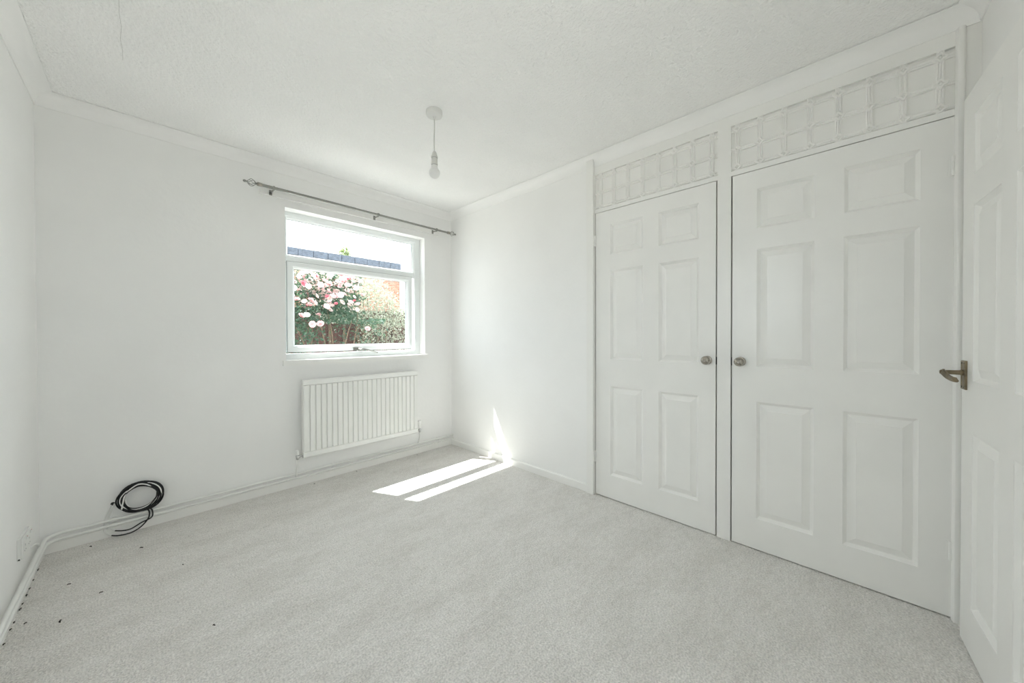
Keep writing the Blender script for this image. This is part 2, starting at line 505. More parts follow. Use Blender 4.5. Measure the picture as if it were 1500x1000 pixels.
# casement handle
hd = MB()
hd.box(1.236, 1.276, 3.086, 3.098, 1.004, 1.026)
hd.lathe([(0.009, 0), (0.009, 0.012), (0.007, 0.016)], (1.285, 3.098, 1.012), (0, -1, 0), 14)
handle = hd.build('handle_base', M['pole'], win)
ha = MB().tube(spline([(1.285, 3.082, 1.012), (1.30, 3.066, 1.014), (1.33, 3.06, 1.010), (1.40, 3.055, 0.990), (1.432, 3.052, 0.978)], 6), [0.0075] * 6 + [0.007] * 12 + [0.006] * 7, 10)
tag(ha.build('window_handle', M['pole'], win), 'steel handle lever')
MB().box(1.262, 1.30, 3.088, 3.099, 1.0, 1.018).build('handle_rose', M['chrome'], win, bevel=0.002)

# unseen window added behind the camera to let in fill daylight
fill_win2 = empty('fill_window_2', (0.41, B - 0.05, W2[2]))
tag(fill_win2, 'added unseen white uPVC window beside the entry door for fill daylight', 'window', kind='structure')
a0, a1, c0, c1 = W2
ring([(a0, a1, c0, c1, B - 0.03), (a0 + .06, a1 - .06, c0 + .06, c1 - .06, B - 0.03), (a0 + .06, a1 - .06, c0 + .06, c1 - .06, B - 0.09), (a0, a1, c0, c1, B - 0.09)]).build('window_frame', M['upvc'], fill_win2, bevel=0.002)
MB().box(0.385, 0.435, B - 0.085, B - 0.035, c0 + .06, c1 - .06).build('mullion', M['upvc'], fill_win2)
for (p0, p1) in ((a0 + .06, 0.385), (0.435, a1 - .06)):
    MB().box(p0, p1, B - 0.063, B - 0.057, c0 + .06, c1 - .06).build('window_pane', M['glass'], fill_win2)
MB().box(a0 - 0.03, a1 + 0.03, B, B + 0.03, c0 - 0.03, c0).build('window_sill', M['gloss'], fill_win2)

fill_win3 = empty('fill_window_3', (L - 0.06, 0.75, W3[2]))  # side window out of view, added for its fill daylight
tag(fill_win3, 'added unseen narrow white uPVC window in the socket wall for fill daylight', 'window', kind='structure')
b0, b1, e0, e1 = W3
def rect_x(y0, y1, z0, z1, x):
    return [(x, y0, z0), (x, y1, z0), (x, y1, z1), (x, y0, z1)]
MB().loops([rect_x(b0, b1, e0, e1, L - .05), rect_x(b0 + .05, b1 - .05, e0 + .05, e1 - .05, L - .05), rect_x(b0 + .05, b1 - .05, e0 + .05, e1 - .05, L - .11), rect_x(b0, b1, e0, e1, L - .11)], close=True).build('window_frame', M['upvc'], fill_win3, bevel=0.002)
MB().box(L - .083, L - .077, b0 + .05, b1 - .05, e0 + .05, e1 - .05).build('window_pane', M['glass'], fill_win3)
MB().box(L, L + 0.03, b0 - 0.03, b1 + 0.03, e0 - 0.03, e0).build('window_sill', M['gloss'], fill_win3)

# ------------------------------------------------------------------ curtain pole and batten
tag(MB().box(0.557, 2.052, W - 0.016, W, 2.131, 2.165).build('curtain_batten', M['gloss'], bevel=0.002),
    'long white wooden batten screwed to wall above window', 'batten')
PY, PZ = W - 0.078, 2.168
pole = empty('curtain_pole', (1.32, PY, PZ))
tag(pole, 'brushed steel curtain pole with wire cage finials', 'curtain pole')
PZ2 = 2.160
MB().tube([(0.535, PY, PZ), (1.20, PY, PZ - 0.003)], 0.0105, 16).build('outer_tube', M['pole'], pole)
MB().tube([(1.19, PY, PZ - 0.003), (2.135, PY, PZ2)], 0.0088, 16).build('inner_tube', M['pole'], pole)
for x, z, s in ((0.535, PZ, -1), (2.135, PZ2, 1)):
    MB().lathe([(0.012, 0), (0.0125, 0.002), (0.0125, 0.026), (0.011, 0.028)], (x - s * 0.028, PY, z), (s, 0, 0), 18).build('end_collar', M['nickel'], pole)
    fin = MB().lathe([(0.006, 0), (0.008, 0.004), (0.006, 0.010)], (x, PY, z), (s, 0, 0), 14)
    for k in range(6):
        pts = []
        for i in range(13):
            t = i / 12
            a = 2 * PI * k / 6 + t * 1.5
            rr = 0.004 + 0.0195 * math.sin(PI * t) ** 0.8
            pts.append((x + s * (0.008 + 0.046 * t), PY + rr * math.cos(a), z + rr * math.sin(a)))
        fin.tube(pts, 0.0016, 6)
    fin.build('finial_cage', M['pole'], pole)
    MB().lathe([(0.004, 0), (0.006, 0.003), (0.004, 0.006), (0.0075, 0.011), (0.009, 0.016), (0.0075, 0.021), (0.003, 0.025)], (x + s * 0.053, PY, z), (s, 0, 0), 14).build('finial_tip', M['pole'], pole)
for xb in (0.625, 1.385, 1.975):
    z = PZ + (PZ2 - PZ) * (xb - 0.535) / 1.6
    br = MB().box(xb - 0.009, xb + 0.009, W - 0.0195, W - 0.016, 2.132, 2.168)
    br.tube(spline([(xb, W - 0.02, 2.150), (xb + 0.002, W - 0.045, 2.150), (xb + 0.006, PY + 0.008, z - 0.012), (xb + 0.008, PY, z - 0.013)], 6), 0.005, 8)
    br.build('pole_bracket', M['pole'], pole)
    n = 14
    ri = MB().loops([[(xb + 0.008 + dx, PY + rr * math.cos(2 * PI * k / n), z + rr * math.sin(2 * PI * k / n)) for dx, rr in ((-0.005, 0.0112), (-0.005, 0.0145), (0.005, 0.0145), (0.005, 0.0112))] for k in range(n)], close=True)
    ri.build('bracket_ring', M['pole'], pole)

# ------------------------------------------------------------------ radiator
RX0, RX1, RZ0, RZ1 = 0.806, 1.765, 0.216, 0.797
RF, RBK = W - 0.082, W - 0.035
rad = empty('radiator', (1.285, W - 0.05, RZ0))
tag(rad, 'white fluted panel radiator mounted under the window', 'radiator')
prof = [(RX0, RF + 0.006)]
x = RX0 + 0.012
x = 0.810
prof = [(RX0, RF + 0.010), (RX0 + 0.004, RF + 0.002)]
n = 24
for i in range(n):
    c = RX0 + 0.0235 + i * 0.0397
    for dx, dy in ((-0.0145, 0.0015), (-0.013, 0.0), (0.013, 0.0), (0.0145, 0.002), (0.0165, 0.013), (0.0225, 0.013)):
        if c + dx < RX1 - 0.006:
            prof.append((c + dx, RF + dy))
prof += [(RX1 - 0.004, RF + 0.002), (RX1, RF + 0.010)]
pz = [(RZ0 + 0.040, 0), (RZ1 - 0.038, 0)]
fl = MB()
fl.prism(prof + [(RX1, RBK), (RX0, RBK)], 2, RZ0 + 0.046, RZ1 - 0.042)
fl.build('fluted_panel', M['radiator'], rad)
hp = lambda z0, z1, fl_: [(RF + 0.012, z0), (RF + 0.001, z0 + 0.006), (RF, z0 + 0.010), (RF, z1 - 0.010), (RF + 0.001, z1 - 0.006), (RF + 0.012, z1), (RBK, z1), (RBK, z0)]
MB().prism(hp(RZ1 - 0.042, RZ1, 0), 0, RX0, RX1).build('water_channel', M['radiator'], rad)
MB().prism(hp(RZ0, RZ0 + 0.046, 0), 0, RX0, RX1).build('water_channel', M['radiator'], rad)
for xb in (RX0 + 0.12, RX1 - 0.12):
    MB().box(xb - 0.015, xb + 0.015, RBK, W - 0.0005, RZ0 + 0.06, RZ1 - 0.06).build('wall_bracket', M['radiator'], rad)
# valves
VY = W - 0.055
def valve(x, zc, s, trv):
    v = MB()
    v.lathe([(0.009, 0), (0.011, 0.003), (0.011, 0.012), (0.007, 0.014), (0.007, 0.030)], (x + s * 0.031, VY, zc), (-s, 0, 0), 14)
    v.lathe([(0.008, -0.020), (0.010, -0.016), (0.010, -0.006), (0.0115, -0.004), (0.0115, 0.012), (0.009, 0.016), (0.009, 0.022)], (x + s * 0.034, VY, zc), (0, 0, 1), 16)
    vb = v.build('valve_body', M['chrome'], rad)
    k = MB()
    if trv:
        k.lathe([(0.012, 0.018), (0.0165, 0.024), (0.0165, 0.046), (0.0185, 0.050), (0.0185, 0.088), (0.016, 0.093)], (x + s * 0.034, VY, zc), (0, 0, 1), 20)
        tag(k.build('thermostat_head', M['plastic'], rad), 'white thermostatic valve head')
        rb = MB()
        for q in range(12):
            a = 2 * PI * q / 12
            cx, cy = x + s * 0.034 + 0.0188 * math.cos(a), VY + 0.0188 * math.sin(a)
            rb.box(cx - 0.001, cx + 0.001, cy - 0.001, cy + 0.001, zc + 0.054, zc + 0.084)
        rb.build('grip_band', M['plastic'], rad)
    else:
        k.lathe([(0.011, 0.014), (0.0135, 0.018), (0.0135, 0.038), (0.011, 0.047), (0.005, 0.051)], (x + s * 0.034, VY, zc), (0, 0, 1), 18)
        tag(k.build('lockshield_cap', M['plastic'], rad), 'white lockshield valve cap')
    tx = x + s * 0.034
    MB().tube(spline([(tx, VY, zc - 0.018), (tx, VY, zc - 0.05), (tx - 0.002, VY + 0.012, zc - 0.10), (tx - 0.003, W - 0.027, (0.1075 if trv else 0.078))], 6), 0.0068, 10).build('tail_pipe', M['pipe'], rad)
valve(RX0, 0.232, -1, False)
valve(RX1, 0.232, 1, True)

# ------------------------------------------------------------------ heating pipes round the corner
def bent(z, off, x_end, y_end, r):
    cx, cy = L + off, W - off
    pts = [(x_end, cy, z)]
    pts.append((cx + r + 0.02, cy, z))
    for i in range(9):
        a = PI / 2 * i / 8
        pts.append((cx + r - r * math.sin(a), cy - r + r * math.cos(a), z))
    pts.append((cx, cy - r - 0.02, z))
    pts.append((cx, y_end, z))
    return pts
pipes = []
for z, lb in ((0.0975, 'upper white painted heating pipe running above the skirting'), (0.0680, 'lower white painted heating pipe just above the skirting')):
    o = MB().tube(bent(z, 0.0250, R - 0.004, B + 0.01, 0.062), 0.0080, 14).build('heating_pipe', M['pipe'])
    tag(o, lb, 'pipe', 'heating pipes along the skirting')
    pipes.append(o)
for xc in (-0.135, 1.035, 2.029):
    for k, z in enumerate((0.0975, 0.0680)):
        n = 12; yc = W - 0.0250
        c = MB().loops([[(xc + dx, yc + rr * math.cos(2 * PI * q / n), z + rr * math.sin(2 * PI * q / n)) for dx, rr in ((-0.009, 0.0081), (-0.009, 0.0104), (0.009, 0.0104), (0.009, 0.0081))] for q in range(n)], close=True)
        c.box(xc - 0.008, xc + 0.008, W - 0.0155, W, z - 0.006, z + 0.006)
        c.build('pipe_clip', M['plastic'], pipes[k])

# ------------------------------------------------------------------ panelled doors
DW, DHT = 0.757, 1.976
PANX = ((0.111, 0.339), (0.441, 0.669))       # two columns across the door width
PANZ = ((0.160, 0.772), (0.956, 1.566), (1.672, 1.880))
def make_door(parent_name, par, thick=0.036):
    """local frame: u along width (x), v up (z), front face at y=0 looking to -y; returns (leaf, panels) unparented"""
    xs = [0, PANX[0][0], PANX[0][1], PANX[1][0], PANX[1][1], DW]
    zs = [0, PANZ[0][0], PANZ[0][1], PANZ[1][0], PANZ[1][1], PANZ[2][0], PANZ[2][1], DHT]
    m = MB()
    vi = {}
    vv = []
    def V(x, y, z):
        k = (round(x, 5), round(y, 5), round(z, 5))
        if k not in vi:
            vi[k] = len(vv); vv.append(k)
        return vi[k]
    ff = []
    for y in (0.0, thick):
        for i in range(5):
            for j in range(7):
                if i in (1, 3) and j in (1, 3, 5): continue
                q = [V(xs[i], y, zs[j]), V(xs[i + 1], y, zs[j]), V(xs[i + 1], y, zs[j + 1]), V(xs[i], y, zs[j + 1])]
                ff.append(q if y == 0 else q[::-1])
    for i in range(5):
        for z in (0, DHT):
            ff.append([V(xs[i], 0, z), V(xs[i + 1], 0, z), V(xs[i + 1], thick, z), V(xs[i], thick, z)])
    for j in range(7):
        for x in (0, DW):
            ff.append([V(x, 0, zs[j]), V(x, 0, zs[j + 1]), V(x, thick, zs[j + 1]), V(x, thick, zs[j])])
    m.add(vv, ff)
    leaf = m.build(parent_name, M['gloss'])
    panels = []
    for (x0, x1) in PANX:
        for (z0, z1) in PANZ:
            def rr(ins, y): return [(x0 + ins, y, z0 + ins), (x1 - ins, y, z0 + ins), (x1 - ins, y, z1 - ins), (x0 + ins, y, z1 - ins)]
            p = MB()
            lp = [rr(0, 0), rr(0.0005, 0.002), rr(0.013, 0.0145), rr(0.0145, 0.0145), rr(0.0425, 0.0035), rr(0.0435, 0.002)]
            lp += [rr(0.0435, 0.002)]
            p.loops(lp[:-1], cap1=True)
            p.loops([rr(0, thick), rr(0, thick - 0.0015), rr(0.012, thick - 0.0105), rr(0.041, thick - 0.0025)], cap1=True)
            panels.append(p.build('door_panel', M['gloss'], flip=False))
    return leaf, panels
def fix_normals(ob):
    bm = bmesh.new(); bm.from_mesh(ob.data); bmesh.ops.recalc_face_normals(bm, faces=bm.faces); bm.to_mesh(ob.data); bm.free()

# ------------------------------------------------------------------ fitted wardrobe
YA, YB, YC, YD = 1.319, 0.554, 0.482, -0.275       # door 1 left/right edge, door 2 left/right edge
ward = empty('fitted_wardrobe', (R, 0.52, 0))
tag(ward, 'white built-in wardrobe with two panelled doors and trellis panels above', 'wardrobe')
FT = 0.035
MB().box(R - 0.026, R + FT, YA + 0.003, 1.378, 0, H).build('frame_post', M['gloss'], ward, bevel=0.003)
MB().box(R, R + FT, YC + 0.003, YB - 0.003, 0, 2.2555).build('frame_post', M['gloss'], ward)
MB().box(R, R + FT, B, YA + 0.003, 2.2555, H).build('header_board', M['gloss'], ward)
for (y0, y1) in ((YB - 0.003, YA + 0.003), (-0.2812, YC + 0.003)):
    MB().box(R, R + FT, y0, y1, 1.986, 2.012).build('door_head_rail', M['gloss'], ward)
# scotia-edged end post at the corner by the entry door
ep = MB().box(R, R + FT, B, YD - 0.006, 0, 2.2555)
ep.build('frame_post', M['gloss'], ward)
rb = MB().prism([(R, YD - 0.003), (R - 0.012, YD - 0.004), (R - 0.020, YD - 0.009), (R - 0.022, YD - 0.016), (R - 0.020, YD - 0.023), (R - 0.012, YD - 0.028), (R, YD - 0.029)], 2, 0, H - CD)
rbo = rb.build('jamb_bead', M['gloss'], ward)
for p in rbo.data.polygons: p.use_smooth = True
rbo.data.set_sharp_from_angle(angle=math.radians(40))
# carcass behind the doors
ca = MB().box(R + 0.60, R + 0.62, B, 1.378, -0.02, H)
ca.box(R + FT, R + 0.60, 1.358, 1.378, -0.02, H).box(R + FT, R + 0.60, B, B + 0.012, -0.02, H)
ca.build('carcass', M['gloss'], ward)
# wall above: lattices
RZS = (2.028, 2.126, 2.231)
def plus_shape(c, r, w_):
    return None
bar_v = None
XB = R + 0.016
for (y0, y1, ystart, nb) in ((YB - 0.003, YA + 0.003, 0.582, 8), (-0.2812, YC + 0.003, -0.241, 8)):
    back = MB().box(XB, XB + 0.006, y0, y1, 2.012, 2.2555).build('lattice_backing', M['gloss'], ward)
    for k in range(nb):
        yc = ystart + k * 0.0998
        b = MB()
        hw = 0.011
        b.prism([(XB, yc - hw), (XB - 0.013, yc - hw), (XB - 0.016, yc - 0.0075), (XB - 0.012, yc - 0.004), (XB - 0.0165, yc), (XB - 0.012, yc + 0.004), (XB - 0.016, yc + 0.0075), (XB - 0.013, yc + hw), (XB, yc + hw)], 2, 2.012, 2.2555)
        b.build('lattice_upright', M['gloss'], back)
        for z in RZS:
            rs = MB()
            n = 24; pts = []
            for q in range(n):
                a = 2 * PI * q / n
                rr = 0.0185 * (1 + 0.26 * math.cos(4 * a))
                pts.append((rr * math.cos(a), rr * math.sin(a)))
            rs.loops([[(XB - d, yc + s_ * a, min(max(z + s_ * c, 2.0125), 2.255)) for a, c in pts] for d, s_ in ((0.0, 1.0), (0.015, 1.0), (0.0185, 0.84), (0.0185, 0.48), (0.013, 0.34), (0.0195, 0.16))], cap0=True, cap1=True)
            rs.build('lattice_rosette', M['gloss'], back)
    for z in RZS:
        MB().prism([(XB, z - 0.0105), (XB - 0.010, z - 0.0105), (XB - 0.012, z - 0.006), (XB - 0.0085, z), (XB - 0.012, z + 0.006), (XB - 0.010, z + 0.0105), (XB, z + 0.0105)], 1, y0, y1).build('lattice_rail', M['gloss'], back)

def hinge(x, y, z, par, axis_off=0.0):
    h = MB()
    for k in range(3):
        h.tube([(x, y, z - 0.038 + k * 0.0255), (x, y, z - 0.0135 + k * 0.0255)], 0.0055, 10)
    h.box(x + 0.002, x + 0.006, y - 0.012, y + 0.012, z - 0.038, z + 0.0375)
    h.build('hinge', M['gloss'], par)
def knob(y, z, par):
    k = MB().lathe([(0.0244, 0.0000), (0.0244, 0.0028), (0.0202, 0.0060), (0.0110, 0.0083), (0.0097, 0.0156), (0.0124, 0.0189), (0.0179, 0.0225), (0.0225, 0.0285), (0.0244, 0.0359), (0.0235, 0.0432), (0.0198, 0.0501), (0.0133, 0.0547), (0.0069, 0.0564), (0.0051, 0.0557), (0.0018, 0.0557)], (R, y, z), (-1, 0, 0), 28)
    ob = k.build('door_knob', M['nickel'], par)
    tag(ob, 'round polished nickel knob')
    return ob
# rotation taking door local (x width, -y front) to the wardrobe plane: local x -> -Y, front -> -X
ROTW = (0, 0, -PI / 2)
for di, (yl, hy, ky) in enumerate(((YA, YA + 0.001, 0.599), (YC, YD - 0.0015, 0.438))):
    leaf, pans = make_door('wardrobe_door', None)
    leaf.location = (R + 0.0005, yl - 0.004, 0.006)
    leaf.rotation_euler = ROTW
    attach(leaf, ward)
    for p in pans:
        fix_normals(p)
        p.parent = leaf
    for z in (1.79, 0.272):
        hinge(R - 0.004, hy, z, leaf)
    knob(ky, 0.985, leaf)
    MB().box(R + 0.001, R + 0.010, (YB - 0.0005 if di == 0 else YC - 0.0035), (YB + 0.0035 if di == 0 else YC + 0.0005), 0.962, 1.006).build('latch_plate', M['black'], leaf)

# ------------------------------------------------------------------ entry door, slightly ajar
HX, HY, LX, LY = 1.345, -0.339, 2.100, -0.286
ang = math.atan2(LY - HY, LX - HX)
leaf, pans = make_door('door_1', None)
# local x runs from the latch edge to the hinge so that the front (-y) faces into the room
leaf.location = (LX, LY, 0.008)
leaf.rotation_euler = (0, 0, PI + ang)
tag(leaf, 'white six-panel entry door standing ajar beside the wardrobe', 'door', kind='structure')
for p in pans:
    fix_normals(p); p.parent = leaf
def dl(ob):     # part modelled in the leaf's local frame
    ob.parent = leaf
    return ob
hz = 0.972
pt = MB()
pt.prism([(0.014, hz - 0.052), (0.059, hz - 0.052), (0.059, hz + 0.052), (0.014, hz + 0.052)], 1, 0.0, -0.004)
pt.loops([[(0.014 + i, -y, hz - 0.052 + i), (0.059 - i, -y, hz - 0.052 + i), (0.059 - i, -y, hz + 0.052 - i), (0.014 + i, -y, hz + 0.052 - i)] for i, y in ((0, 0.004), (0.0015, 0.0065), (0.005, 0.0065), (0.0075, 0.005))], cap1=True)
plate = dl(pt.build('handle_plate', M['bronze']))
for sx in (0.023, 0.050):
    for sz in (hz - 0.043, hz + 0.043):
        dl(MB().lathe([(0.003, 0), (0.003, 0.0012), (0.0012, 0.0014)], (sx, -0.005, sz), (0, -1, 0), 10).build('plate_screw', M['dark']))
lv = MB().lathe([(0.0105, 0.004), (0.0105, 0.010), (0.0085, 0.012), (0.0075, 0.050), (0.0085, 0.056), (0.006, 0.060)], (0.034, 0, hz + 0.008), (0, -1, 0), 18)
lp_ = []
cl = spline([(0.030, -0.052, hz + 0.011), (0.048, -0.053, hz + 0.006), (0.072, -0.050, hz - 0.003), (0.098, -0.046, hz - 0.009), (0.122, -0.043, hz - 0.011), (0.130, -0.040, hz - 0.011)], 5)
for i, c in enumerate(cl):
    t = i / (len(cl) - 1)
    hw = 0.0095 + 0.001 * math.sin(PI * t); th = 0.0042
    tw = 0.5 - 0.9 * t
    lp_.append([(c.x, c.y + a * math.sin(tw) + b * math.cos(tw), c.z + a * math.cos(tw) - b * math.sin(tw)) for a, b in
                ((hw, 0), (hw * 0.7, th), (-hw * 0.7, th), (-hw, 0), (-hw * 0.7, -th), (hw * 0.7, -th))])
lv.loops(lp_, cap0=True, cap1=True, smooth=True)
tag(dl(lv.build('door_lever', M['bronze'])), 'aged brass lever handle')
# door lining in the opening
dlz = MB().box(DX0, HX - 0.004, B - 0.1, B + 0.004, 0, DH).box(2.108, DX1, B - 0.1, B + 0.004, 0, DH).box(HX - 0.004, 2.108, B - 0.1, B + 0.004, 1.990, DH)
tag(dlz.build('trim_5', M['gloss']), 'white door lining round the entry door', 'door frame', kind='structure')

# ------------------------------------------------------------------ pendant light
PX, PYY = 1.129, 1.693
pend = empty('pendant_light', (PX, PYY, H))
tag(pend, 'white ceiling pendant with bare opal bulb on a short flex', 'pendant light')
MB().lathe([(0.045, 0), (0.0455, 0.006), (0.0455, 0.020), (0.043, 0.025), (0.034, 0.029), (0.010, 0.030), (0.007, 0.034), (0.006, 0.044)], (PX, PYY, H), (0, 0, -1), 32).build('ceiling_rose', M['rosep'], pend)
MB().tube(spline([(PX, PYY, H - 0.042), (PX + 0.001, PYY, 2.29), (PX - 0.001, PYY + 0.001, 2.22), (PX, PYY, 2.155)], 6), 0.0032, 8).build('flex', M['darkened'], pend)
hold = MB().lathe([(0.006, 0), (0.011, 0.008), (0.0145, 0.020), (0.016, 0.028), (0.0185, 0.030), (0.0185, 0.034), (0.0165, 0.036), (0.0165, 0.068), (0.0185, 0.070), (0.0185, 0.074), (0.0165, 0.076)], (PX, PYY, 2.158), (0, 0, -1), 24).build('lamp_holder', M['darkened'], pend)
for dz in (0.0375, 0.0765):
    MB().lathe([(0.0168, 0), (0.0171, 0.0003), (0.0171, 0.0022), (0.0168, 0.0025)], (PX, PYY, 2.158 - dz), (0, 0, -1), 24).build('holder_seam', M['grey'], hold)
MB().lathe([(0.0155, 0), (0.0165, 0.004), (0.020, 0.022)], (PX, PYY, 2.082), (0, 0, -1), 24).build('bulb_collar', M['rosep'], pend)
bprof = [(0.020, 0.0)]
for i in range(1, 15):
    a = 0.72 + (PI - 0.72) * i / 14
    bprof.append((max(0.0005, 0.0305 * math.sin(a)), 0.0229 - 0.0305 * math.cos(a)))
bulb = MB().lathe(bprof, (PX, PYY, 2.0605), (0, 0, -1), 28).build('bulb', M['opal'], pend, autosmooth=80)
tag(bulb, 'frosted opal globe of the unlit bulb')

# ------------------------------------------------------------------ socket on the left wall
so_ = empty('wall_socket', (L, 2.64, 0.215))
tag(so_, 'white double plug socket on the side wall above the pipes', 'socket')
MB().prism([(2.555, 0.170), (2.717, 0.170), (2.717, 0.262), (2.555, 0.262)], 0, L, L + 0.010).build('back_box', M['plastic'], so_, bevel=0.002)
MB().prism([(2.558, 0.173), (2.714, 0.173), (2.714, 0.259), (2.558, 0.259)], 0, L + 0.010, L + 0.016).build('face_plate', M['plastic'], so_, bevel=0.002)
for k, yc in enumerate((2.598, 2.674)):
    MB().prism([(yc + 0.012, 0.236), (yc + 0.024, 0.236), (yc + 0.024, 0.253), (yc + 0.012, 0.253)], 0, L + 0.016, L + 0.0195).build('rocker_switch', M['plastic'], so_, bevel=0.001)
    MB().prism([(yc + 0.014, 0.248), (yc + 0.022, 0.248), (yc + 0.022, 0.2515), (yc + 0.014, 0.2515)], 0, L + 0.0193, L + 0.0199).build('switch_mark', M['red'], so_)
    for (dy, dz, a, b) in ((0, 0.016, 0.002, 0.004), (-0.011, -0.006, 0.0033, 0.002), (0.011, -0.006, 0.0033, 0.002)):
        MB().prism([(yc + dy - a, 0.205 + dz - b), (yc + dy + a, 0.205 + dz - b), (yc + dy + a, 0.205 + dz + b), (yc + dy - a, 0.205 + dz + b)], 0, L + 0.0158, L + 0.0164).build('pin_slot', M['grey'], so_)
MB().lathe([(0.003, 0), (0.003, 0.001)], (L + 0.006, 2.554, 0.176), (0, -1, 0), 10).build('screw_hole', M['dark'], so_)
# short earth lead from the wall to the pipe
tag(MB().tube(spline([(L + 0.001, 2.80, 0.128), (L + 0.008, 2.83, 0.128), (L + 0.016, 2.85, 0.118), (L + 0.018, 2.86, 0.104)], 6), 0.004, 8).build('earth_lead', M['plastic']),
    'short white lead from side wall to the heating pipe', 'cable')

# ------------------------------------------------------------------ coiled aerial cable
coil = empty('cable_coil', (-0.03, W - 0.03, 0.104))
tag(coil, 'coiled black and white aerial cables resting on the pipes', 'cable coil')
CX, CZ = -0.029, 0.197
def ringpts(r, jx, jz, ph, yb, tilt, n=40, ecc=1.0):
    pts = []
    for k in range(n):
        a = 2 * PI * k / n
        rr = r * (1 + 0.035 * math.sin(2 * a + ph) + 0.02 * math.sin(3 * a - ph))
        xx = CX + jx + rr * ecc * math.cos(a)
        zz = CZ + jz + rr * 0.94 * math.sin(a)
        yy = yb + tilt * math.sin(a + ph) * 0.012 - 0.004 * math.cos(2 * a + ph)
        pts.append((xx, yy, zz))
    return pts
rnd = random.Random(4)
bl = MB()
for k in range(14):
    bl.tube(ringpts(0.079 + rnd.uniform(-0.009, 0.009), rnd.uniform(-0.009, 0.009), rnd.uniform(-0.008, 0.003), rnd.uniform(0, 6), W - 0.028 - rnd.uniform(-0.006, 0.014), rnd.uniform(-0.6, 0.6)), 0.0036, 7, closed=True)
bl.build('black_cable', M['black'], coil)
wl = MB()
for k in range(2):
    wl.tube(ringpts(0.078 + rnd.uniform(-0.010, 0.008), rnd.uniform(-0.010, 0.010), rnd.uniform(-0.006, 0.006), rnd.uniform(0, 6), W - 0.033 - 0.003 * k, 0.75), 0.0030, 7, closed=True)
wl.build('white_cable', M['plastic'], coil)
wl2 = MB().tube(spline([(-0.105, W - 0.046, 0.150), (-0.10, W - 0.048, 0.185), (-0.088, W - 0.048, 0.235), (-0.045, W - 0.050, 0.272), (-0.005, W - 0.049, 0.262), (0.025, W - 0.047, 0.225), (0.033, W - 0.044, 0.205)], 7), 0.0034, 7)
wl2.build('white_tail', M['plastic'], coil)
for q, (dx, dz, lo) in enumerate(((0.0, 0.0, 0.0), (0.013, 0.004, 0.022))):
    whp = spline([(-0.146 + dx, W - 0.001, 0.176 + dz), (-0.152 + dx, W - 0.0045, 0.160), (-0.164 + dx, W - 0.0045, 0.125), (-0.171 + dx, W - 0.0055, 0.095), (-0.173 + dx, W - 0.0085, 0.066), (-0.173 + dx, W - 0.0195, 0.050),
                  (-0.165 + dx, W - 0.024, 0.030 + lo), (-0.145 + dx, W - 0.034, 0.014 + lo)], 7)
    MB().tube(whp, 0.0034, 8).build('white_lead', M['plastic'], coil)
    blp = spline([(-0.145 + dx, W - 0.034, 0.014 + lo), (-0.115 + dx, W - 0.040, 0.005 + lo), (-0.070, W - 0.044, 0.0045 + lo), (-0.030, W - 0.044, 0.024 + lo), (0.000 + dx, W - 0.042, 0.062), (0.003 + dx, W - 0.038, 0.100), (-0.012 + dx, W - 0.034, 0.122)], 7)
    MB().tube(blp, 0.0035, 8).build('black_lead', M['black'], coil)
MB().lathe([(0.009, 0), (0.009, 0.0012), (0.006, 0.0016)], (-0.140, W, 0.180), (0, -1, 0), 14).build('wall_hole', M['dark'], coil)

# ------------------------------------------------------------------ specks of fluff on the carpet
base = None
for (x, y, s) in ((-0.216, 2.940, 1), (-0.028, 2.727, 1.1), (0.117, 2.378, .7), (-0.254, 2.563, .9), (-0.148, 2.379, .9), (-0.340, 2.339, .8), (-0.247, 2.254, 1.2), (0.175, 1.791, .9), (1.208, 2.970, .9), (1.771, 2.965, .8), (0.882, 2.955, .7)):
    if base is None:
        f = MB().tube(spline([(-0.006, 0, 0.002), (-0.002, 0.002, 0.004), (0.002, -0.001, 0.004), (0.007, 0.001, 0.0015)], 3), [0.0008] + [0.0022] * 8 + [0.0006], 6)
        base = f.build('lint_speck', M['lint']); ob = base
    else:
        ob = base.copy(); sc.collection.objects.link(ob)
    ob.location = (x, y, -0.0006)
    ob.rotation_euler = (0, 0, rnd.uniform(0, 6.2)); ob.scale = (s, s, s)
    tag(ob, 'tiny dark speck of fluff lying on the carpet', 'fluff', 'specks of fluff on the carpet')

for k in range(9):  # dark slivers draw the gap's shade where carpet stops short of the skirting
    ob = base.copy(); sc.collection.objects.link(ob)
    ob.location = (L + 0.0185 + rnd.uniform(0, 0.002), 2.25 + 0.07 * k + rnd.uniform(-0.025, 0.025), -0.0006)
    ob.rotation_euler = (0, 0, PI / 2 + rnd.uniform(-0.15, 0.15)); ob.scale = (rnd.uniform(0.8, 1.6), 0.8, 0.9)
    tag(ob, 'dark crumb painted as the shaded gap between carpet edge and skirting', 'sliver', 'dark gap slivers along the carpet edge')

# ------------------------------------------------------------------ garden
tag(MB().box(-25, 40, -40, 60, -0.40, -0.25).build('ground', M['paving']), 'unseen ground outside, paved pale to bounce daylight indoors', 'paving', kind='structure')
